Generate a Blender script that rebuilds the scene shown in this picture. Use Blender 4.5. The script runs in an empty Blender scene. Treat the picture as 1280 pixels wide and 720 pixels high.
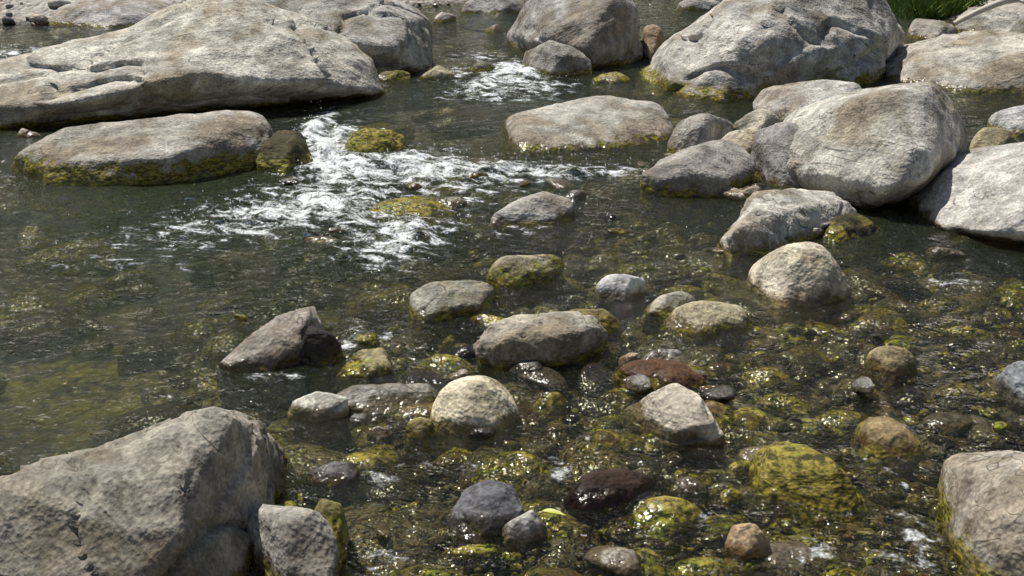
import bpy, bmesh, math, random
import numpy as np
from mathutils import Vector, noise as mn
random.seed(7); rng=np.random.default_rng(7)
sc=bpy.context.scene
# ---------------------------------------------------------------- site survey
# Sightings (bearing/depression, in 1/1500 rad units) taken from one station 2.2 m above the
# water are intersected with the water level to give real plan positions of every stone.
H=2.2; F=1500.; TH=math.radians(20); CT,ST=math.cos(TH),math.sin(TH)
def ray(u,v):
    du=(u-640)/F; dv=(v-360)/F
    return du, CT-dv*ST, -ST-dv*CT
def W(u,v,z=0.):
    dx,dy,dz=ray(u,v); t=(H-z)/-dz
    return Vector((dx*t,dy*t,z))
def atY(u,v,y):
    dx,dy,dz=ray(u,v); t=y/dy
    return Vector((dx*t,y,H+dz*t))
# ---------------------------------------------------------------- node helper
class NT:
    dim='3D'
    def __init__(s,name):
        s.m=bpy.data.materials.new(name); s.m.use_nodes=True; s.t=s.m.node_tree; s.t.nodes.clear()
    def n(s,ty,**k):
        nd=s.t.nodes.new(ty)
        ins=k.pop('ins',{})
        for a,b in k.items(): setattr(nd,a,b)
        for a,b in ins.items(): s.set(nd.inputs[a],b)
        return nd
    def set(s,sock,b):
        if isinstance(b,bpy.types.NodeSocket): s.t.links.new(b,sock)
        elif b is not None:
            if isinstance(b,(tuple,list)) and len(b)==3 and sock.type=='RGBA': b=(*b,1)
            sock.default_value=b
    def math(s,op,a,b=None,c=None,clamp=False):
        nd=s.n('ShaderNodeMath',operation=op,use_clamp=clamp)
        for i,x in enumerate((a,b,c)):
            if x is not None: s.set(nd.inputs[i],x)
        return nd.outputs[0]
    def mr(s,v,a,b,c=0.,d=1.,smooth=True):
        nd=s.n('ShaderNodeMapRange',interpolation_type='SMOOTHSTEP' if smooth else 'LINEAR')
        for i,x in enumerate((v,a,b,c,d)): s.set(nd.inputs[i],x)
        return nd.outputs[0]
    def noise(s,vec,scale,detail=5,rough=.55,dist=0.,w=None):
        nd=s.n('ShaderNodeTexNoise',noise_dimensions=s.dim,ins={'Vector':vec,'Scale':scale,'Detail':detail,'Roughness':rough,'Distortion':dist})
        return nd.outputs[0]
    def mix(s,f,a,b,mode='MIX'):
        nd=s.n('ShaderNodeMix',data_type='RGBA',blend_type=mode,clamp_factor=True)
        s.set(nd.inputs[0],f); s.set(nd.inputs[6],a); s.set(nd.inputs[7],b)
        return nd.outputs[2]
    def vmul(s,v,t):
        nd=s.n('ShaderNodeVectorMath',operation='MULTIPLY'); s.set(nd.inputs[0],v); nd.inputs[1].default_value=t; return nd.outputs[0]
    def vadd(s,v,t):
        nd=s.n('ShaderNodeVectorMath',operation='ADD'); s.set(nd.inputs[0],v); s.set(nd.inputs[1],t); return nd.outputs[0]
    def bump(s,h,dist,strength=1.,normal=None):
        nd=s.n('ShaderNodeBump',ins={'Height':h,'Distance':dist,'Strength':strength})
        if normal is not None: s.set(nd.inputs['Normal'],normal)
        return nd.outputs[0]
    def out(s,sh):
        o=s.n('ShaderNodeOutputMaterial'); s.t.links.new(sh,o.inputs[0]); return s.m

def stone_material(name,src):
    t=NT(name); full=(src=='obj')
    pos=t.n('ShaderNodeNewGeometry').outputs['Position']
    z=t.n('ShaderNodeSeparateXYZ',ins={0:pos}).outputs[2]
    if full:
        oi=t.n('ShaderNodeObjectInfo'); base=oi.outputs['Color']; alg=oi.outputs['Alpha']
        rnd=oi.outputs['Random']
        off=t.n('ShaderNodeCombineXYZ',ins={0:t.math('MULTIPLY',rnd,37.),1:t.math('MULTIPLY',rnd,11.),2:0.}).outputs[0]
        P=t.vadd(pos,off)
        ang=t.n('ShaderNodeCombineXYZ',ins={0:.45,1:t.math('MULTIPLY_ADD',rnd,1.,-.7),2:t.math('MULTIPLY',rnd,3.)}).outputs[0]
    else:
        at=t.n('ShaderNodeAttribute',attribute_name='Col'); base=at.outputs['Color']; alg=at.outputs['Alpha']; P=pos
    med=t.noise(P,8.,3,.66)
    fine=t.noise(P,60.,1,.7)
    k=t.math('MULTIPLY',t.mr(fine,.28,.72,.78,1.2) if full else t.mr(fine,.3,.7,.65,1.35),t.mr(med,.33,.67,.84,1.13))
    if full:
        rot=t.n('ShaderNodeVectorRotate',rotation_type='EULER_XYZ',ins={'Vector':P,'Rotation':ang}).outputs[0]
        big=t.noise(P,1.7,3,.6,.5)
        lay=t.noise(t.vmul(rot,(1.,1.2,3.6)),1.8,3,.62,.9)
        k=t.math('MULTIPLY',k,t.math('MULTIPLY',t.mr(big,.35,.66,.62,1.18),t.mr(lay,.34,.66,.84,1.1)))
    comb=t.n('ShaderNodeCombineXYZ',ins={0:k,1:k,2:k}).outputs[0]
    col=t.mix(1.,base,comb,'MULTIPLY')
    if full:
        col=t.mix(t.math('MULTIPLY',t.mr(big,.52,.36),.55),col,t.mix(1.,col,(1.08,.9,.66),'MULTIPLY'))
        l2=t.noise(P,4.,4,.78)
        li=t.mr(t.math('MULTIPLY_ADD',fine,.12,l2),.575,.625)
        col=t.mix(t.math('MULTIPLY',li,.8),col,t.mix(1.,col,(1.28,1.28,1.26),'MULTIPLY'))
        dk=t.mr(t.math('MULTIPLY_ADD',fine,.12,l2),.495,.45)
        col=t.mix(t.math('MULTIPLY',dk,.42),col,t.mix(1.,col,(.45,.42,.36),'MULTIPLY'))
        cr=t.math('ABSOLUTE',t.math('SUBTRACT',t.noise(t.vmul(rot,(.7,.9,1.9)),1.5,3,.6,1.),.5))
        crk=t.math('MULTIPLY',t.mr(cr,.008,.001),t.mr(lay,.46,.54))
        col=t.mix(t.math('MULTIPLY',crk,.75),col,(.035,.03,.025))
    zz=t.math('ADD',z,t.math('MULTIPLY',t.math('SUBTRACT',med,.5),.14))
    wet=t.mr(zz,.065,.02)
    col=t.mix(wet,col,t.mix(1.,col,(.38,.33,.24),'MULTIPLY'))
    az=t.math('SUBTRACT',zz,t.math('MULTIPLY',alg,.30))
    an=t.noise(P,6.,2,.7,.6)
    al=t.math('MULTIPLY',t.mr(az,.02,-.04),t.mr(t.math('ADD',an,t.math('MULTIPLY',alg,.2)),.41,.58))
    acol=t.mix(t.mr(t.noise(t.vmul(P,(1.,1.,2.5)),26.,2,.75),.35,.65),(.05,.042,.01),(.32,.265,.042))
    acol=t.mix(t.mr(an,.54,.64),acol,t.mix(1.,acol,(.8,1.,.8),'MULTIPLY'))
    col=t.mix(t.math('MULTIPLY',al,t.mr(alg,0.,.12)),col,acol)
    h=t.math('MULTIPLY_ADD',med,1.,t.math('MULTIPLY',fine,.12))
    if full: h=t.math('ADD',h,t.math('MULTIPLY',lay,.7))
    nrm=t.bump(h,.033 if full else .04,1.)
    rough=t.mr(wet,0.,1.,.88,.18,False)
    b=t.n('ShaderNodeBsdfPrincipled',ins={'Base Color':col,'Roughness':rough,'Normal':nrm,'Specular IOR Level':.4})
    return t.out(b.outputs[0])
M_ROCK=stone_material('river_stone','obj')
M_COB=stone_material('river_cobble','attr')

# ---------------------------------------------------------------- rocks
_ico={}
def ico(sub):
    if sub not in _ico:
        bm=bmesh.new(); bmesh.ops.create_icosphere(bm,subdivisions=sub,radius=1)
        v=np.array([x.co[:] for x in bm.verts]); f=np.array([[q.index for q in p.verts] for p in bm.faces]); bm.free()
        v/=np.linalg.norm(v,axis=1)[:,None]; _ico[sub]=(v,f)
    return _ico[sub]
def mesh_np(name,v,f,mat,cols=None,smooth=True):
    me=bpy.data.meshes.new(name); n=f.shape[1]
    me.vertices.add(len(v)); me.vertices.foreach_set('co',np.ascontiguousarray(v,dtype=np.float32).ravel())
    me.loops.add(f.size); me.loops.foreach_set('vertex_index',np.ascontiguousarray(f,dtype=np.int32).ravel())
    me.polygons.add(len(f)); me.polygons.foreach_set('loop_start',np.arange(0,f.size,n,dtype=np.int32))
    me.update(calc_edges=True); me.validate()
    if smooth: me.polygons.foreach_set('use_smooth',np.ones(len(me.polygons),dtype=bool))
    if cols:
        for k,a in cols.items():
            if a.ndim==1:
                at=me.attributes.new(k,'FLOAT','POINT'); at.data.foreach_set('value',a.astype(np.float32))
            else:
                at=me.attributes.new(k,'FLOAT_COLOR','POINT'); at.data.foreach_set('color',a.astype(np.float32).ravel())
    me.materials.append(mat)
    ob=bpy.data.objects.new(name,me); sc.collection.objects.link(ob); return ob

def hull_planes(pts):
    bm=bmesh.new()
    for p in pts: bm.verts.new(p)
    bmesh.ops.convex_hull(bm,input=bm.verts[:])
    bmesh.ops.recalc_face_normals(bm,faces=bm.faces[:])
    bm.normal_update()
    P=[(np.array(f.normal[:]),np.array(f.verts[0].co[:]),f.calc_area()) for f in bm.faces]
    bm.free(); return P
GREY=(.43,.41,.365); LIGHT=(.56,.52,.43); DARK=(.10,.10,.10); OLIVE=(.24,.20,.08); MOSS=(.19,.16,.035)
nrock=0
def rock(name,top,bot,D=None,k=.5,p=40,col=GREY,alg=.15,rough=.06,sub=5,lift=0.,sh=(.35,.72),facets=6,strata=.5,cracks=0.,backh=.5,under=0.,chis=(.82,.95)):
    global nrock; nrock+=1; rs=np.random.default_rng(100+nrock); random.seed(100+nrock)
    B=[W(u,v) for u,v in bot]; us=[b[0] for b in bot]; ys=[b.y for b in B]
    wid=max(b.x for b in B)-min(b.x for b in B)
    tx=[atY(u,v,np.interp(u,us,ys)).x for u,v in top]; wid=max(wid,max(tx)-min(tx))
    if D is None: D=.75*wid
    u0=min([t[0] for t in top]+us); u1=max([t[0] for t in top]+us)
    pts=[]
    for b in B:
        pts.append(Vector((b.x,b.y+under,0))); pts.append(Vector((b.x*1.0,b.y-.02*D+under*1.3,-.22)))
    for i,(u,v) in enumerate(top):
        yb=float(np.interp(u,us,ys)); s=(u-u0)/(u1-u0)
        gap=W(u,v).y-yb if v>-150 else 99
        off=min(D*k*(.3+.7*math.sin(math.pi*min(max(s,0),1))),.7*max(gap,.02))
        T=atY(u,v,yb+off); T.z=max(T.z,.015); pts.append(T)
        if 0.08<s<0.92:
            bz=np.interp(u,us,range(len(B)))
            i0=int(bz); i1=min(i0+1,len(B)-1); Bp=B[i0].lerp(B[i1],bz-i0)
            a=sh[0]+rs.uniform(-.1,.1)*(.3 if under>.2 else 1); c=sh[1]+rs.uniform(-.12,.08)*(.5 if under>.2 else 1)
            Q=Vector((Bp.x+(T.x-Bp.x)*a, Bp.y+(T.y-Bp.y)*a, T.z*c)); pts.append(Q)
            dep=(H-T.z)/T.y; yB=T.y+D*(1-k)
            zb=min(T.z*backh, T.z-(yB-T.y)*dep-.02)
            pts.append(Vector((T.x*1.0,yB,max(zb,-.1)))); pts.append(Vector((T.x,yB+.05*D,-.22)))
            ym=T.y+D*(1-k)*.4; zm=min(T.z*.95,T.z-(ym-T.y)*dep*1.02); pts.append(Vector((T.x,ym,max(zm,-.1))))
        else:
            pts.append(Vector((T.x,T.y+D*.2,-.2)))
    A=np.array([q[:] for q in pts]); mnv,mxv=A.min(0),A.max(0); ext=(mxv-mnv)/2; c=(mnv+mxv)/2
    c[2]=max(mnv[2]+.25*(mxv[2]-mnv[2]),-.12)
    pl=hull_planes(pts); N=[];d=[]
    for n,q,ar in pl:
        dd=float(n@(q-c))
        if dd<1e-3: continue
        dup=False
        for j in range(len(N)):
            if n@N[j]>.97 and abs(dd-d[j])<.06*ext.mean(): dup=True;break
        if not dup: N.append(n); d.append(dd)
    for _ in range(facets):
        n=rs.normal(size=3); n[2]=abs(n[2]); n[1]-=.5; n/=np.linalg.norm(n)
        dd=float(((A-c)@n).max())*rs.uniform(*chis); N.append(n); d.append(dd)
    N=np.array(N); d=np.array(d)
    dirs,f=ico(sub); dirs=dirs*(ext*np.array([1,1,1.])); dirs/=np.linalg.norm(dirs,axis=1)[:,None]
    q=np.maximum(dirs@N.T,0)/d; qm=q.max(1)
    r=1./(qm*(((q/qm[:,None])**p).sum(1)**(1./p)))
    v=c+dirs*(r*1.02)[:,None]
    S=float((ext[0]*ext[1]*max(ext[2],.3*ext[0]))**(1/3.)); o=rs.uniform(-50,50,3)
    ax=Vector((rs.uniform(-.5,.5),rs.uniform(-.6,.1),1)).normalized()
    disp=np.empty(len(v)); saw=rs.uniform(2.2,3.6)
    for i in range(len(v)):
        P=Vector(v[i]+o)/S
        a=mn.fractal(P*1.1,.9,2.1,5)*.9
        h=P.dot(ax)
        if strata:
            w_=h*saw+mn.noise(P*.9)*1.1; fr_=w_-math.floor(w_)
            m_=mn.noise(P*.8+Vector((9,3,1)))+.35
            if m_>0: a+=strata*m_*1.6*(fr_ if fr_<.82 else (1-fr_)*4.55)
        if sub>=5:
            a-=abs(mn.noise(P*2.1))*.55
            a+=mn.fractal(P*7.,.8,2.1,3)*.22
        if cracks:
            di=mn.voronoi(P*cracks+Vector((1,1,1))*mn.noise(P*2)*.3)[0]; e=di[1]-di[0]
            if e<.05: a-=(.05-e)*30
        disp[i]=a
    disp*=rough*S
    v=v+dirs*disp[:,None]
    v[:,2]+=lift
    cen=c.copy(); ob=mesh_np(name,v-cen,f,M_ROCK); ob.location=cen
    j=rs.uniform(.90,1.04); ob.color=(min(1,col[0]*j),min(1,col[1]*j),min(1,col[2]*j*rs.uniform(.99,1.06)),alg)
    return ob

BIGC=dict(sub=6,facets=9,p=70)
# --- big boulders
rock('granite_boulder',[(-110,128),(-40,104),(30,80),(110,46),(180,24),(240,6),(300,0),(360,4),(400,22),(432,62),(458,94),(482,115)],
     [(-110,168),(0,165),(90,160),(180,152),(250,148),(330,145),(400,138),(480,122)],D=2.3,k=.55,col=(.48,.455,.395),cracks=.8,alg=.2,sh=(-.06,.40),under=.85,strata=1.3,**BIGC)
rock('granite_boulder',[(250,-15),(330,-28),(430,-22),(490,-5),(525,10),(550,28),(558,58)],
     [(300,95),(440,97),(500,97),(530,92),(556,78)],D=2.2,col=(.39,.375,.335),cracks=.7,alg=.08,sh=(-.02,.42),strata=1.,under=.4,**BIGC)
rock('flat_boulder',[(4,195),(28,170),(100,163),(170,158),(250,146),(300,136),(326,147),(340,172)],
     [(6,224),(60,235),(150,231),(230,226),(300,220),(342,206)],D=1.5,k=.6,col=(.35,.325,.275),alg=.5,sh=(.1,.62),rough=.05,strata=.9,under=.03,**BIGC)
rock('mossy_rock',[(320,186),(338,160),(364,160),(392,194)],[(322,214),(360,222),(392,210)],D=.8,col=(.07,.06,.025),alg=.35,p=30,lift=-.02,rough=.12)
rock('mossy_rock',[(428,178),(448,160),(480,156),(503,165),(513,182)],[(432,190),(470,195),(512,190)],col=MOSS,alg=1.,p=14,rough=.12)
rock('mossy_rock',[(450,259),(480,244),(530,242),(577,258)],[(455,275),(510,282),(577,270)],D=.9,col=MOSS,alg=1.,p=10,lift=-.02,rough=.1)
rock('flat_boulder',[(620,160),(650,143),(700,131),(780,126),(826,130),(843,147)],[(625,172),(650,190),(720,190),(790,184),(840,172)],D=1.9,k=.62,col=(.36,.34,.29),alg=.14,sub=6,sh=(.3,.75),strata=.9)
rock('granite_boulder',[(955,205),(975,172),(1005,145),(1050,118),(1110,100),(1160,98),(1198,115),(1216,155),(1212,195)],
     [(975,232),(1020,248),(1060,268),(1100,282),(1160,270),(1205,234)],D=1.5,k=.45,p=30,sub=6,facets=7,col=(.44,.42,.365),alg=.06,sh=(-.06,.42),strata=.4,under=.55)
rock('river_rock',[(941,182),(955,160),(985,152),(1010,160)],[(945,218),(975,236),(1020,238)],D=.7,col=(.28,.265,.235),alg=.1)
rock('river_rock',[(948,132),(972,110),(1030,102),(1085,106)],[(950,152),(1010,165),(1085,158)],D=1.2,col=GREY)
rock('granite_boulder',[(1156,255),(1180,228),(1230,205),(1282,178),(1340,160),(1420,165)],[(1158,276),(1190,294),(1240,310),(1290,320),(1420,322)],D=1.6,col=(.40,.38,.345),alg=.05,sh=(-.03,.36),under=.45,strata=.8,**BIGC)
rock('granite_boulder',[(800,97),(850,57),(905,18),(950,-4),(1000,-22),(1080,-28),(1120,-8),(1143,20),(1130,55)],
     [(800,110),(860,124),(930,134),(1000,126),(1080,108),(1120,86)],D=2.6,k=.5,col=(.43,.41,.365),cracks=.6,alg=.38,sh=(.45,.62),strata=1.4,under=.1,**BIGC)
rock('flat_boulder',[(1100,90),(1130,62),(1160,50),(1230,46),(1290,50),(1400,55)],[(1100,98),(1200,114),(1290,115),(1400,120)],D=2.2,k=.6,col=(.39,.365,.31),alg=.1,sub=6,strata=1.)
rock('granite_boulder',[(637,42),(655,15),(680,-12),(740,-24),(792,-14),(803,38)],[(640,58),(690,81),(740,91),(790,83),(803,72)],D=1.7,col=(.34,.325,.29),alg=.15,sh=(-.03,.45),under=.35,strata=.9,**BIGC)
rock('river_rock',[(653,66),(688,52),(715,60),(738,76)],[(662,86),(690,96),(740,92)],col=(.31,.295,.26),alg=.2,p=80)
rock('river_rock',[(800,52),(807,29),(824,27),(832,50)],[(800,68),(815,75),(831,68)],D=.4,col=(.42,.34,.24))
rock('granite_boulder',[(-70,650),(0,600),(60,574),(130,558),(205,530),(258,519),(305,530),(340,546),(357,575)],
     [(-70,790),(50,800),(150,800),(240,790),(300,740),(335,650),(358,605)],D=1.05,k=.62,p=80,sub=6,facets=10,col=(.32,.295,.235),alg=.1,sh=(.2,.76),cracks=1.1,rough=.06,strata=1.2)
rock('river_rock',[(300,658),(328,627),(358,611),(395,622),(425,650)],[(315,700),(355,745),(415,745),(430,695)],D=.4,col=(.33,.31,.27),p=80,alg=.1,sh=(.5,.75),facets=10,chis=(.75,.92))
rock('granite_boulder',[(1192,650),(1222,592),(1262,572),(1310,562),(1400,565)],[(1200,700),(1240,745),(1300,775),(1400,780)],D=.8,k=.55,p=18,sub=6,col=(.41,.385,.33),alg=.25,sh=(.15,.65))
# --- right pile
rock('river_rock',[(836,175),(850,151),(880,142),(916,150)],[(840,192),(880,196),(916,182)],col=(.33,.31,.27),alg=.15)
rock('river_rock',[(799,212),(828,195),(880,184),(925,180),(943,197)],[(803,248),(850,256),(900,254),(942,226)],D=.75,p=80,col=(.27,.25,.215),alg=.25,sh=(.1,.75),facets=10,under=.1,strata=1.,chis=(.75,.92))
rock('river_rock',[(914,155),(930,138),(955,135),(978,150)],[(915,170),(945,178),(978,170)],col=(.46,.42,.33))
rock('river_rock',[(893,180),(912,166),(945,160),(965,175)],[(895,194),(925,202),(965,192)],col=LIGHT)
rock('river_rock',[(924,238),(935,228),(950,230),(957,242)],[(925,248),(940,252),(957,248)],col=(.46,.42,.35))
rock('river_rock',[(1238,150),(1255,138),(1285,132),(1330,140)],[(1240,165),(1270,170),(1330,168)],col=(.42,.41,.385))
rock('river_rock',[(1212,175),(1230,160),(1260,163),(1278,180)],[(1212,196),(1245,206),(1278,200)],col=(.30,.265,.16),alg=.2)
rock('river_rock',[(1220,200),(1245,185),(1270,190),(1290,200)],[(1222,208),(1255,212),(1290,212)],col=(.40,.37,.32))
rock('slab_rock',[(903,280),(925,258),(960,243),(1010,235),(1048,241),(1070,262)],[(903,312),(925,331),(970,320),(1020,296),(1068,282)],D=.75,p=90,col=(.43,.41,.36),alg=.12,sh=(.45,.55),strata=1.6,sub=6,cracks=1.,under=.05,facets=10,chis=(.78,.92))
rock('mossy_rock',[(1015,288),(1040,272),(1075,266),(1105,284)],[(1018,298),(1060,302),(1105,292)],D=.45,col=(.045,.04,.015),alg=.25,p=14,rough=.13)
rock('river_cobble',[(932,352),(953,326),(985,304),(1020,302),(1050,320),(1067,347)],[(938,362),(970,383),(1020,386),(1063,372)],D=.5,p=24,col=(.70,.64,.49),alg=.04,sh=(.2,.7),rough=.045,sub=6,strata=.3,facets=8)
# --- centre
C=dict(rough=.055)
rock('river_rock',[(614,275),(640,248),(680,242),(715,250),(727,266)],[(614,284),(660,284),(725,274)],col=(.33,.315,.28),alg=.08,strata=1.1,p=80,**C)
rock('mossy_rock',[(606,338),(630,318),(670,309),(704,320)],[(606,352),(640,364),(690,348),(706,333)],col=(.33,.305,.21),alg=.3,**C)
rock('river_rock',[(506,375),(530,356),(575,350),(610,351),(624,370)],[(507,392),(522,405),(570,398),(622,382)],p=80,col=(.30,.29,.23),alg=.15,strata=.9,facets=10,chis=(.75,.92),**C)
rock('river_cobble',[(742,358),(760,341),(785,337),(807,348)],[(745,372),(780,381),(804,366)],p=60,col=(.45,.445,.43),alg=.02,**C)
rock('river_rock',[(803,385),(830,368),(858,363),(874,373)],[(804,392),(835,399),(872,387)],col=(.33,.31,.25),alg=.12,**C)
rock('river_cobble',[(824,402),(850,384),(900,375),(933,380),(947,398)],[(828,412),(880,420),(942,411)],p=16,col=(.38,.335,.21),alg=.1,**C)
rock('slab_rock',[(597,415),(622,403),(690,396),(742,397),(757,414)],[(603,458),(650,466),(712,457),(754,440)],D=.42,p=90,col=(.35,.32,.245),alg=.12,sh=(.06,.86),strata=1.3,sub=6,cracks=1.,facets=6,chis=(.9,.97),under=.03,**C)
rock('river_rock',[(690,400),(715,388),(755,388),(778,402)],[(692,412),(735,418),(777,414)],col=(.32,.27,.14),alg=.25,**C)
rock('river_rock',[(271,452),(300,423),(340,400),(378,387),(396,402)],[(274,460),(320,468),(370,462),(397,440)],D=.5,p=80,col=(.31,.28,.225),alg=.05,sh=(.5,.66),sub=6,strata=1.2,facets=9)
rock('river_rock',[(370,425),(385,398),(410,408),(428,435)],[(372,455),(400,462),(430,445)],col=(.04,.035,.03),alg=.1)
rock('river_cobble',[(358,508),(375,488),(415,484),(434,494)],[(361,522),(390,529),(432,520)],p=70,col=(.54,.53,.45),alg=.06,facets=9,**C)
rock('slab_rock',[(402,497),(440,484),(500,483),(546,483),(555,493)],[(425,514),(480,518),(530,508),(554,499)],D=.25,p=90,col=(.27,.26,.235),alg=.05,**C)
rock('river_rock',[(434,520),(455,513),(486,518)],[(436,529),(460,532),(487,528)],col=(.17,.165,.15),alg=.05)
rock('river_cobble',[(534,515),(550,485),(577,469),(610,468),(640,484),(654,512)],[(538,533),(580,545),(625,541),(652,524)],D=.36,p=16,col=(.64,.565,.41),alg=.05,sh=(.1,.65),rough=.04,sub=6,strata=.2)
rock('river_rock',[(782,503),(800,486),(850,481),(882,502),(907,545)],[(783,518),(820,545),(870,560),(907,562)],D=.34,p=90,col=(.44,.40,.32),alg=.04,sh=(.5,.8),sub=6,strata=1.7,facets=10,chis=(.75,.92))
rock('wet_rock',[(768,460),(800,449),(850,450),(887,472)],[(772,482),(830,492),(887,488)],col=(.15,.08,.04),alg=.1,p=24,lift=-.01)
rock('river_cobble',[(774,445),(788,437),(802,443)],[(775,451),(790,454),(802,451)],col=(.52,.42,.33),alg=0)
rock('river_rock',[(798,447),(820,436),(850,437),(868,447)],[(800,454),(830,457),(868,455)],col=(.3,.29,.29),alg=0)
rock('mossy_rock',[(420,457),(445,440),(480,438),(498,454)],[(424,468),(460,474),(498,465)],D=.3,col=(.33,.29,.17),alg=.2,rough=.12,p=60)
rock('mossy_rock',[(508,445),(540,430),(580,430),(603,445)],[(510,455),(560,462),(602,456)],col=(.25,.19,.07),alg=.6,lift=-.05,p=12)
rock('river_cobble',[(1083,445),(1095,422),(1120,417),(1145,430),(1152,455)],[(1090,462),(1120,474),(1150,467)],D=.25,p=12,col=(.36,.30,.17),alg=.02,rough=.03,lift=-.01)
rock('river_rock',[(1250,470),(1262,452),(1300,448),(1350,460)],[(1252,492),(1285,510),(1350,512)],col=(.2,.21,.22),alg=.02)
rock('mossy_rock',[(915,460),(935,435),(975,432),(1000,450)],[(918,462),(955,470),(1000,464)],col=OLIVE,alg=.8,lift=-.09,p=12)
# --- foreground, wet and half-drowned
rock('dark_rock',[(560,645),(580,612),(610,598),(640,606),(657,640)],[(563,662),(600,675),(655,662)],D=.26,p=80,col=(.14,.14,.145),alg=.05,sh=(.3,.7),facets=10,chis=(.75,.92))
rock('river_rock',[(624,665),(640,645),(665,638),(684,660)],[(626,674),(655,680),(684,674)],p=80,col=(.30,.29,.265),alg=.05)
rock('wet_rock',[(698,612),(720,588),(770,574),(815,572),(838,588)],[(702,632),(740,644),(800,628),(838,602)],D=.28,p=24,col=(.028,.015,.009),alg=0,rough=.03,lift=-.04,strata=.2)
rock('mossy_rock',[(938,580),(960,548),(1000,534),(1045,552),(1078,602)],[(942,620),(990,640),(1040,650),(1078,640)],D=.5,p=18,col=MOSS,alg=.8,lift=-.06,rough=.1)
rock('river_cobble',[(905,672),(918,655),(945,655),(967,678)],[(908,688),(935,702),(966,698)],col=(.42,.31,.18),alg=.05,p=40)
rock('mossy_rock',[(778,642),(800,618),(850,612),(888,632)],[(780,655),(830,668),(888,652)],D=.3,col=(.26,.17,.08),alg=.3,lift=-.02,p=14)
rock('wet_rock',[(1070,545),(1085,515),(1130,505),(1168,535)],[(1075,565),(1120,582),(1166,570)],D=.35,p=12,col=(.22,.165,.08),alg=.2,lift=-.04)
rock('river_cobble',[(503,535),(515,517),(535,515),(548,532)],[(506,547),(525,552),(548,545)],col=OLIVE,alg=.2,p=16)
rock('river_cobble',[(458,542),(472,529),(490,532)],[(460,549),(475,552),(491,547)],col=(.42,.41,.35),alg=0)
rock('river_rock',[(378,595),(400,576),(440,578),(455,592)],[(380,603),(415,610),(455,603)],col=(.11,.105,.1),alg=.05)
rock('mossy_rock',[(585,575),(620,550),(670,547),(700,570)],[(588,592),(640,604),(700,590)],D=.4,col=(.16,.14,.08),alg=.3,lift=-.05,p=14)
rock('mossy_rock',[(725,690),(760,667),(810,667),(838,690)],[(728,702),(780,712),(838,702)],D=.35,col=(.15,.125,.05),alg=.5,lift=-.04,p=14)
rock('mossy_rock',[(835,705),(860,684),(905,682),(935,705)],[(838,718),(885,728),(935,720)],D=.3,col=(.15,.13,.06),alg=.4,lift=-.03,p=14)
rock('mossy_rock',[(655,500),(675,475),(700,470),(715,485)],[(655,500),(680,512),(716,500)],col=(.14,.12,.07),alg=.2,lift=-.05,p=12)
rock('mossy_rock',[(380,655),(395,620),(420,625),(430,660)],[(385,700),(410,715),(432,700)],D=.25,col=(.13,.115,.04),alg=.5)
# --- far
rock('river_rock',[(-30,8),(10,-10),(40,-8),(58,8)],[(-30,20),(20,20),(58,18)],col=(.19,.185,.175))
rock('river_rock',[(55,22),(80,4),(130,-6),(190,2),(220,18)],[(58,30),(130,35),(220,30)],D=2.,col=(.42,.39,.35))
rock('river_rock',[(575,8),(600,-8),(640,-6),(662,8)],[(578,16),(620,18),(662,15)],col=(.38,.36,.32))
rock('river_rock',[(662,6),(680,-6),(700,6)],[(662,18),(680,20),(700,16)],col=(.38,.36,.32))
rock('river_cobble',[(540,22),(552,13),(570,18)],[(541,27),(555,29),(570,26)],col=LIGHT)
rock('river_cobble',[(605,36),(618,28),(630,36)],[(606,40),(618,42),(630,39)],col=(.48,.43,.34))
rock('mossy_rock',[(525,90),(545,80),(568,88)],[(526,98),(548,100),(568,97)],col=(.33,.31,.2),alg=.15)
rock('mossy_rock',[(448,92),(480,82),(512,90)],[(450,100),(480,102),(512,100)],col=(.26,.235,.13),alg=.3)
rock('river_cobble',[(18,166),(30,159),(52,165)],[(20,170),(35,172),(52,170)],col=(.55,.52,.45),alg=0)
rock('river_rock',[(1135,35),(1150,24),(1180,26),(1200,36)],[(1138,47),(1170,52),(1200,48)],D=.6,col=(.34,.31,.25))
rock('river_rock',[(1196,24),(1225,8),(1260,10),(1300,22)],[(1198,40),(1240,46),(1300,42)],D=1.2,col=(.37,.35,.31))
rock('river_rock',[(1255,45),(1290,18),(1350,10)],[(1258,52),(1300,58),(1350,55)],D=1.,col=(.26,.26,.25))
rock('river_rock',[(845,5),(870,-6),(905,4)],[(845,12),(870,14),(905,12)],col=(.36,.34,.3))
rock('river_rock',[(740,96),(770,90),(790,98)],[(740,101),(765,104),(790,102)],col=(.25,.22,.11),alg=.3)
rock('river_cobble',[(838,92),(850,84),(872,88)],[(840,98),(855,102),(872,98)],col=(.4,.38,.33))
rock('river_rock',[(585,84),(600,76),(622,80)],[(586,89),(602,92),(622,88)],col=(.16,.15,.12),alg=.2)

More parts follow.
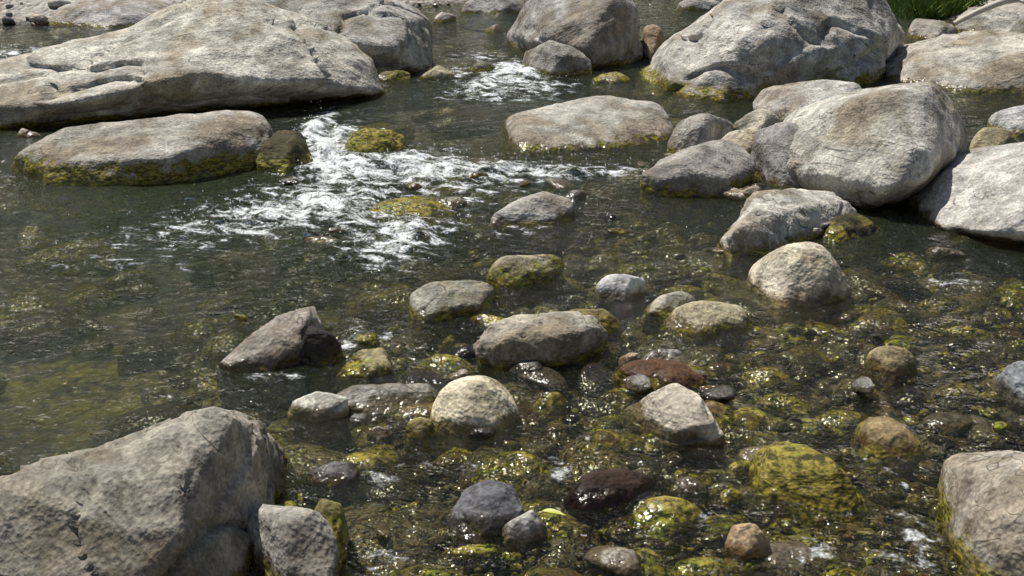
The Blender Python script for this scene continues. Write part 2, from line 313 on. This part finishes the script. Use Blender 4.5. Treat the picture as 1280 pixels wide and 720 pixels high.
# ---------------------------------------------------------------- bed / water fields
def sig(x): return 1/(1+np.exp(-np.clip(x,-40,40)))
def depth(x,y):
    d=.085+.27*sig((-x-.95)/.3)*sig((9-y)/.8)+.22*sig((y-6.4)/.5)+.03*np.sin(x*1.7+1)*np.cos(y*1.3)
    bank=1.0*sig((y-19.5-.8*np.sin(x*.6))/.6)+.6*sig((-x-5.2-.3*(y-16)*-1.)/.4)*sig((y-16.5)/.3)+.7*sig((x-6.2)/.5)*sig((y-11.5)/.8)+1.2*sig((1.2-y)/.4)
    return d-bank
def smoothnoise(x,y,s,seed,octv=4):
    r=np.random.default_rng(seed); out=0;a=1.
    for o in range(octv):
        for _ in range(4):
            th=r.uniform(0,6.28); fq=s*r.uniform(.7,1.4); ph=r.uniform(0,6.28)
            out=out+a*np.sin(fq*(x*math.cos(th)+y*math.sin(th))+ph+1.3*np.sin(fq*.6*(y*math.cos(th)-x*math.sin(th))+ph*2))/4
        a*=.55; s*=2.1
    return out
def spots(L,X,Y):
    out=np.zeros_like(X)
    for u,v,su,sv,a in L:
        c=W(u,v); sx=su/F*c.length; sy=abs(W(u,v-sv/2).y-W(u,v+sv/2).y)
        out=np.maximum(out,a*np.exp(-.5*(((X-c.x)/sx)**2+((Y-c.y)/sy)**2)))
    return out
FOAM=[(392,168,18,24,1.25),(408,190,26,26,1.35),(438,212,56,20,1.25),(490,205,72,16,1.15),(545,212,60,16,1.05),(615,213,60,11,1.0),(690,215,60,8,.95),(765,214,50,6,.8),(430,235,75,18,.85),
 (345,268,76,16,1.1),(405,258,60,20,1.15),(300,278,76,12,.85),(455,272,50,20,.8),(500,297,36,26,1.15),(475,315,50,16,.8),(385,240,60,16,.85),(560,235,66,18,.75),(540,285,46,16,.6),(240,292,66,9,.65),
 (640,91,36,12,1.25),(612,106,34,9,1.),(668,108,44,8,.85),(575,92,28,8,.75),(620,120,60,7,.7),(600,72,30,7,.6),(435,425,18,15,.85),(415,440,14,12,.65),(1140,668,20,18,.7),(1122,600,8,14,.6),(1130,700,40,14,.55),(40,68,60,7,.9),(220,305,90,10,.55),
 (700,585,12,14,.55),(500,420,20,6,.5),(640,285,44,8,.5),(460,700,40,14,.5),(560,575,40,10,.45),(880,655,20,10,.5),(760,545,30,10,.45),(1010,690,40,14,.45),(480,590,40,10,.42),(1190,350,40,5,.55),(350,470,40,6,.42),(150,330,80,9,.45)]
ALG=[(560,325,70,30,1),(600,190,50,18,1),(620,170,30,10,.8),(60,375,110,28,1),(90,300,70,12,.6),(300,505,90,20,.9),(480,350,60,20,.8),(820,105,40,8,1),(240,500,60,20,.8),(980,600,80,50,.8),(790,690,60,30,.6),(640,570,60,20,.5),(960,445,50,16,.8),(1100,530,50,20,.5),(560,440,60,20,.8),(150,420,90,30,.8),(90,440,60,20,.7),(640,330,60,20,.6),(860,280,60,14,.4),(260,350,60,20,.5)]

# riverbed terrain
xs=np.concatenate([np.linspace(-60,-9,30),np.linspace(-8.6,8.6,360),np.linspace(9,60,30)])
ys=np.concatenate([np.linspace(-40,2.4,24),np.geomspace(2.6,22,360),np.linspace(22.5,70,50)])
X,Y=np.meshgrid(xs,ys); nx,ny=len(xs),len(ys)
Z=-depth(X,Y)+.035*smoothnoise(X,Y,3.,1)+.012*smoothnoise(X,Y,14.,2)
idx=np.arange(nx*ny).reshape(ny,nx)
faces=np.stack([idx[:-1,:-1].ravel(),idx[:-1,1:].ravel(),idx[1:,1:].ravel(),idx[1:,:-1].ravel()],1)
t=NT('riverbed_gravel')
pos=t.n('ShaderNodeNewGeometry').outputs['Position']
aa=t.n('ShaderNodeAttribute',attribute_name='algae').outputs['Fac']
vo=t.n('ShaderNodeTexVoronoi',ins={'Vector':pos,'Scale':16.,'Randomness':1.})
g=t.n('ShaderNodeSeparateColor',ins={0:vo.outputs['Color']}).outputs[0]
c0=t.mix(g,(.045,.034,.02),(.20,.16,.095))
c0=t.mix(t.mr(t.noise(pos,1.6,3,.6,.3),.42,.62),c0,t.mix(1.,c0,(.42,.4,.3),'MULTIPLY'))
c0=t.mix(t.mr(vo.outputs['Distance'],.25,.6),c0,(.02,.017,.01))
ac=t.mix(t.noise(t.vmul(pos,(9.,3.,4.)),2.,3,.7,.5),(.07,.065,.012),(.42,.36,.05))
c0=t.mix(t.math('MULTIPLY',aa,t.mr(t.noise(pos,4.,3,.65,.5),.36,.56)),c0,ac)
dry=t.mr(t.n('ShaderNodeSeparateXYZ',ins={0:pos}).outputs[2],.0,.08)
c0=t.mix(dry,c0,t.mix(g,(.22,.2,.17),(.45,.41,.35)))
b=t.n('ShaderNodeBsdfPrincipled',ins={'Base Color':c0,'Roughness':.7,'Normal':t.bump(vo.outputs['Distance'],-.03,1.)})
M_BED=t.out(b.outputs[0])
mesh_np('riverbed',np.stack([X.ravel(),Y.ravel(),Z.ravel()],1),faces,M_BED,{'algae':spots(ALG,X,Y).ravel()})

# cobbles scattered on bed (one mesh)
def template(sub,seed,ang):
    r=np.random.default_rng(seed); v,f=ico(sub); n=r.normal(size=(14,3)); n/=np.linalg.norm(n,axis=1)[:,None]
    d=r.uniform(.6,1.,14); q=np.maximum(v@n.T,0)/d; q=np.concatenate([q,np.full((len(v),1),.95)],1)
    rr=(q**ang).sum(1)**(-1/ang); vv=v*rr[:,None]
    o=r.uniform(-9,9,3)
    dd=np.array([mn.fractal(Vector(x*1.6+o),.9,2.,4) for x in vv])*.11
    return vv+v*dd[:,None],f
def scatter(name,n,xr,yr,r0,r1,sub,seed,topfn,cols,yexp=1.,power=1.6,gain=1.):
    r=np.random.default_rng(seed); T=[template(sub,seed*50+i,r.choice([12,24,50])) for i in range(9)]
    V=[];Fc=[];Cc=[];k=0
    for i in range(n):
        x=r.uniform(*xr); y=yr[0]+(yr[1]-yr[0])*r.uniform()**yexp
        rad=r0+(r1-r0)*r.uniform()**power
        v,f=T[r.integers(9)]
        s=np.array([rad*r.uniform(.9,1.45),rad*r.uniform(.65,1.),rad*r.uniform(.4,.7)])
        a=r.uniform(0,6.28); tl=r.normal(0,.25)
        w=v*s; ca,sa=math.cos(tl),math.sin(tl); w=np.stack([w[:,0],w[:,1]*ca-w[:,2]*sa,w[:,1]*sa+w[:,2]*ca],1)
        ca,sa=math.cos(a),math.sin(a); w=np.stack([w[:,0]*ca-w[:,1]*sa,w[:,0]*sa+w[:,1]*ca,w[:,2]],1)
        bz=-float(depth(np.array(x),np.array(y))); z=topfn(r,x,y,bz,s[2])
        if z is None: continue
        w+=np.array([x,y,z]); V.append(w); Fc.append(f+k); k+=len(w)
        c,al=cols[r.integers(len(cols))]; j=r.uniform(.5,1.2)*gain
        Cc.append(np.tile(np.array([c[0]*j,c[1]*j,c[2]*j,al*r.uniform(.4,1.2)]),(len(w),1)))
    return mesh_np(name,np.concatenate(V),np.concatenate(Fc),M_COB,{'Col':np.concatenate(Cc)})
WET=[((.34,.28,.19),.08),((.28,.22,.11),.15),((.20,.12,.065),.05),((.13,.125,.115),.02),((.44,.40,.33),.02),((.27,.22,.08),.4),((.28,.265,.24),.03),((.10,.09,.075),.02),((.24,.22,.17),.05),((.18,.15,.05),.5)]
def top_sub(r,x,y,bz,h):
    pr=.24*math.exp(-((x-.2)/1.1)**2)*(1 if y<5.6 else .1)+.03
    if r.uniform()<pr: return r.uniform(.0,.05)-h
    return min(bz+h*r.uniform(.9,1.9), -.004)-h
scatter('riverbed_cobbles',1700,(-1.6,4.2),(2.7,8.5),.04,.17,3,3,top_sub,WET,1.2,1.9,.84)
scatter('riverbed_pebbles',5500,(-1.8,3.8),(2.7,8.),.012,.05,2,4,lambda r,x,y,bz,h: bz+h*r.uniform(.2,.9)+.03,WET,1.3,1.6,.7)
scatter('channel_cobbles',800,(-7,7),(3,17),.08,.3,3,5,lambda r,x,y,bz,h: min(bz+h*.5,-.03-h),WET)
DRY=[((.42,.40,.37),0),((.54,.50,.42),0),((.30,.28,.26),0),((.48,.42,.32),0)]
scatter('gravel_bank_stones',1800,(-14,14),(14,24),.03,.16,2,6,lambda r,x,y,bz,h: (bz+h*.4) if bz>-.02 else None,DRY)
scatter('bank_rocks',160,(-16,16),(17.5,30),.2,.8,3,8,lambda r,x,y,bz,h: (bz+h*.3) if bz>.1 and not (5<x<7 and y<20) else None,DRY)
def pile(r,x,y,bz,h):
    c=W(950,215)
    return .0 if ((x-c.x)/.9)**2+((y-c.y)/.9)**2<1 else None
scatter('rock_rubble',500,(.5,4.5),(6.5,11),.05,.13,3,9,pile,DRY)

# water
xs=np.concatenate([np.linspace(-60,-8.5,24),np.linspace(-8.2,8.2,720),np.linspace(8.5,60,24)])
ys=np.concatenate([np.linspace(-30,2.6,14),np.geomspace(2.7,22,760),np.linspace(22.5,70,24)])
X,Y=np.meshgrid(xs,ys); nx,ny=len(xs),len(ys)
foam=spots(FOAM,X,Y)
turb=np.clip(spots([(430,250,200,70,1),(560,215,190,32,.9),(635,100,80,18,.9),(420,430,70,30,.6),(1130,650,70,70,.7),(540,300,140,50,.8),(180,330,170,60,.6),(600,620,350,120,.4),(1000,560,300,100,.3)],X,Y),0,1)
# wind/flow ripples, crests roughly across the current
xr_=X*math.cos(.5)+Y*math.sin(.5); yr_=-X*math.sin(.5)+Y*math.cos(.5)
patch=.75+.4*smoothnoise(X,Y,1.1,21,2)
near=np.where(np.abs(X)<8.1,1.,0.)*np.where((Y>2.7)&(Y<21.9),1.,0.)
Z=near*patch*(.012*smoothnoise(xr_*.7,yr_*1.5,8.,11,3))
Z=Z+near*turb*(.020*smoothnoise(X,Y*1.2,9.,13,3))
fz=np.zeros(X.size); fm=foam.ravel(); xf,yf=X.ravel(),Y.ravel()
for i in np.nonzero(fm>.5)[0]:
    P=Vector((xf[i]*4.5,yf[i]*3.5,0)); fz[i]=.085*(fm[i]-.45)*(.6+mn.fractal(P,.9,2.2,4))
Z=Z+fz.reshape(X.shape)
mk=1-np.exp(-np.clip(depth(X,Y)-.05,0,1)*1.5)
idx=np.arange(nx*ny).reshape(ny,nx)
faces=np.stack([idx[:-1,:-1].ravel(),idx[:-1,1:].ravel(),idx[1:,1:].ravel(),idx[1:,:-1].ravel()],1)
t=NT('creek_water'); t.dim='2D'
pos=t.n('ShaderNodeNewGeometry').outputs['Position']
fo=t.n('ShaderNodeAttribute',attribute_name='foam').outputs['Fac']
mu=t.n('ShaderNodeAttribute',attribute_name='murk').outputs['Fac']
tb=t.n('ShaderNodeAttribute',attribute_name='turb').outputs['Fac']
fl=t.n('ShaderNodeVectorRotate',rotation_type='Z_AXIS',ins={'Vector':pos,'Angle':.35}).outputs[0]
r2=t.noise(t.vmul(fl,(.8,1.5,1.)),12.,2,.6,.5)
r3=t.noise(fl,55.,1,.5)
amp=t.math('MULTIPLY_ADD',tb,1.2,1.05)
h=t.math('ADD',t.math('MULTIPLY',r2,.036),t.math('MULTIPLY',r3,.0085))
nrm=t.bump(t.math('MULTIPLY',h,amp),1.,1.)
fr=t.n('ShaderNodeFresnel',ins={'IOR':1.33,'Normal':nrm}).outputs[0]
gl=t.n('ShaderNodeBsdfGlossy',ins={'Color':(1,1,1,1),'Roughness':.05,'Normal':nrm}).outputs[0]
tr=t.n('ShaderNodeBsdfTransparent',ins={'Color':(.92,.93,.78,1)}).outputs[0]
mud=t.n('ShaderNodeBsdfDiffuse',ins={'Color':(.048,.060,.030,1),'Normal':nrm}).outputs[0]
m1=t.n('ShaderNodeMixShader',ins={0:t.math('MULTIPLY',mu,.95),1:tr,2:mud}).outputs[0]
m2=t.n('ShaderNodeMixShader',ins={0:fr,1:m1,2:gl}).outputs[0]
ff=t.noise(t.vmul(fl,(.9,1.4,1.)),7.,4,.66,.35)
ff2=t.noise(pos,45.,1,.6)
fs=t.math('ADD',t.math('MULTIPLY',fo,.72),t.math('ADD',t.math('MULTIPLY',t.math('SUBTRACT',ff,.5),2.3),t.math('MULTIPLY',t.math('SUBTRACT',ff2,.5),.55)))
fmask=t.math('MULTIPLY',t.mr(fs,.34,1.12),t.mr(fo,.08,.3))
# aerated water: softly scattering, lit through as well as from above
nf=t.bump(t.math('MULTIPLY',t.math('ADD',r2,ff2),.012),1.,1.)
d1=t.n('ShaderNodeBsdfDiffuse',ins={'Color':(.86,.89,.90,1),'Normal':nf}).outputs[0]
g1=t.n('ShaderNodeBsdfGlossy',ins={'Color':(1,1,1,1),'Roughness':.3,'Normal':nf}).outputs[0]
fb=t.n('ShaderNodeMixShader',ins={0:.06,1:d1,2:g1}).outputs[0]
m3=t.n('ShaderNodeMixShader',ins={0:t.math('MULTIPLY',fmask,.93),1:m2,2:fb}).outputs[0]
M_W=t.out(m3)
mesh_np('creek_water',np.stack([X.ravel(),Y.ravel(),Z.ravel()],1),faces,M_W,{'foam':fm,'murk':mk.ravel(),'turb':turb.ravel()})

# spray droplets
v0,f0=ico(1); V=[];Fc=[];k=0
for u,v,su,sv,a in FOAM[:25]:
    for _ in range(int(34*a)):
        c=W(u+rng.normal()*su*.8,v+rng.normal()*sv*.6); r_=rng.uniform(.002,.006)
        w=v0*np.array([r_,r_,r_*rng.uniform(.8,2)])+np.array([c.x,c.y,.03+abs(rng.normal())*.05]); V.append(w);Fc.append(f0+k);k+=len(v0)
t=NT('spray'); M_S=t.out(t.n('ShaderNodeBsdfPrincipled',ins={'Base Color':(.85,.87,.88,1),'Roughness':.2}).outputs[0])
mesh_np('water_spray',np.concatenate(V),np.concatenate(Fc),M_S)

# grass on far bank
V=[];Fc=[];k=0
for i in range(7000):
    x=6.1+rng.normal()*.26; y=17.1+rng.uniform(0,1.5)
    z=max(-float(depth(np.array(x),np.array(y))),-.02); h_=rng.uniform(.12,.34); a=rng.uniform(0,6.28); w_=.009
    l=np.array([math.cos(a),math.sin(a),0])*w_; bend=rng.normal(size=2)*.09
    p0=np.array([x,y,z-.02]); V+= [p0-l,p0+l,p0+np.array([bend[0]*.5,bend[1]*.5,h_*.6])+l*.7,p0+np.array([bend[0],bend[1],h_])]
    Fc.append([k,k+1,k+2,k+3]); k+=4
t=NT('grass_blades'); pos=t.n('ShaderNodeNewGeometry').outputs['Position']
M_G=t.out(t.n('ShaderNodeBsdfPrincipled',ins={'Base Color':t.mix(t.mr(t.noise(pos,8.,2),.35,.65),(.06,.13,.015),(.15,.22,.03)),'Roughness':.6}).outputs[0])
mesh_np('grass',np.array(V),np.array(Fc),M_G,smooth=False)

# dry branch
def tube(path,rad,ns=8):
    V=[];Fc=[]
    for i,(p,r_) in enumerate(zip(path,rad)):
        p=Vector(p); q=Vector(path[min(i+1,len(path)-1)])-Vector(path[max(i-1,0)]); q.normalize()
        a=q.orthogonal().normalized(); b_=q.cross(a)
        for j in range(ns):
            an=6.2832*j/ns; V.append((p+a*math.cos(an)*r_+b_*math.sin(an)*r_)[:])
    for i in range(len(path)-1):
        for j in range(ns): Fc.append([i*ns+j,i*ns+(j+1)%ns,(i+1)*ns+(j+1)%ns,(i+1)*ns+j])
    return np.array(V),np.array(Fc)
t=NT('dry_wood'); pos=t.n('ShaderNodeNewGeometry').outputs['Position']
M_WD=t.out(t.n('ShaderNodeBsdfPrincipled',ins={'Base Color':t.mix(t.noise(pos,12.,3),(.5,.44,.36),(.75,.68,.58)),'Roughness':.8}).outputs[0])
a=atY(1192,30,14.2); b=atY(1300,-18,14.4); path=[];rad=[]
for i in range(9):
    s=i/8; p=a.lerp(b,s)+Vector((0,0,.02*math.sin(s*5))); path.append(p[:]); rad.append(.03+.02*s)
V1,F1=tube(path,rad)
p3=Vector(path[4]); V2,F2=tube([p3[:],(p3+Vector((.25,0,.03)))[:],(p3+Vector((.6,.1,-.08)))[:]],[.02,.014,.006])
mesh_np('dead_branch',np.concatenate([V1,V2]),np.concatenate([F1,F2+len(V1)]),M_WD)

# fallen leaf
c=W(693,648,.02); V=[];Fc=[]
L=.045
for i in range(7):
    s=i/6; w_=.016*math.sin(math.pi*min(s*1.02+.02,1))**.7+.0008
    x=(s-.5)*2*L
    for q in (-1,0,1): V.append((c.x+x*.9-q*w_*.4,c.y-x*.35+q*w_,.035+(.006 if q else 0)+.008*math.sin(s*3)))
for i in range(6):
    for q in (0,1): Fc.append([i*3+q,i*3+q+1,i*3+q+4,i*3+q+3])
t=NT('leaf_yellow'); M_L=t.out(t.n('ShaderNodeBsdfPrincipled',ins={'Base Color':(.42,.45,.05,1),'Roughness':.5}).outputs[0])
mesh_np('fallen_leaf',np.array(V),np.array(Fc),M_L)

# wooded hill beyond the creek (gives the dark reflections)
th=np.linspace(-2.2,2.2,260); rr=np.linspace(0,1,70)
TT,RR=np.meshgrid(th,rr); R_=34+RR*45
Xh=R_*np.sin(TT); Yh=R_*np.cos(TT)+6
Zh=-.6+RR**.75*30+2.2*RR**.3*smoothnoise(Xh,Yh,.5,31,4)
idx=np.arange(260*70).reshape(70,260)
faces=np.stack([idx[:-1,:-1].ravel(),idx[:-1,1:].ravel(),idx[1:,1:].ravel(),idx[1:,:-1].ravel()],1)[:,::-1]
t=NT('woodland'); pos=t.n('ShaderNodeNewGeometry').outputs['Position']
nn=t.noise(pos,.9,4,.7,.5)
M_H=t.out(t.n('ShaderNodeBsdfPrincipled',ins={'Base Color':t.mix(t.mr(nn,.35,.65),(.018,.028,.01),(.10,.12,.05)),'Roughness':.9}).outputs[0])
mesh_np('wooded_hill',np.stack([Xh.ravel(),Yh.ravel(),Zh.ravel()],1),faces,M_H)

# ---------------------------------------------------------------- light
EL,AZ=math.radians(62),math.radians(-42)
w=bpy.data.worlds.new('World'); sc.world=w; w.use_nodes=True; nt=w.node_tree
sky=nt.nodes.new('ShaderNodeTexSky'); sky.sky_type='NISHITA'; sky.sun_disc=False; sky.sun_elevation=EL; sky.sun_rotation=AZ%(2*math.pi)
bg=nt.nodes['Background']; nt.links.new(sky.outputs[0],bg.inputs[0]); bg.inputs[1].default_value=.065
s=Vector((math.cos(EL)*math.sin(AZ),math.cos(EL)*math.cos(AZ),math.sin(EL)))
ld=bpy.data.lights.new('sun','SUN'); ld.energy=5.; ld.angle=math.radians(.5); ld.color=(1,.955,.88)
lo=bpy.data.objects.new('sun',ld); lo.rotation_euler=(-s).to_track_quat('-Z','Y').to_euler(); lo.location=(-5,5,12); sc.collection.objects.link(lo)
# ---------------------------------------------------------------- camera
cd=bpy.data.cameras.new('camera'); cd.sensor_width=36; cd.lens=36*1500/1280; cd.clip_end=500
co=bpy.data.objects.new('camera',cd); co.location=(0,0,2.2); co.rotation_euler=(math.radians(70),0,0); sc.collection.objects.link(co); sc.camera=co
sc.view_settings.view_transform='Standard'; sc.view_settings.look='None'; sc.view_settings.exposure=0
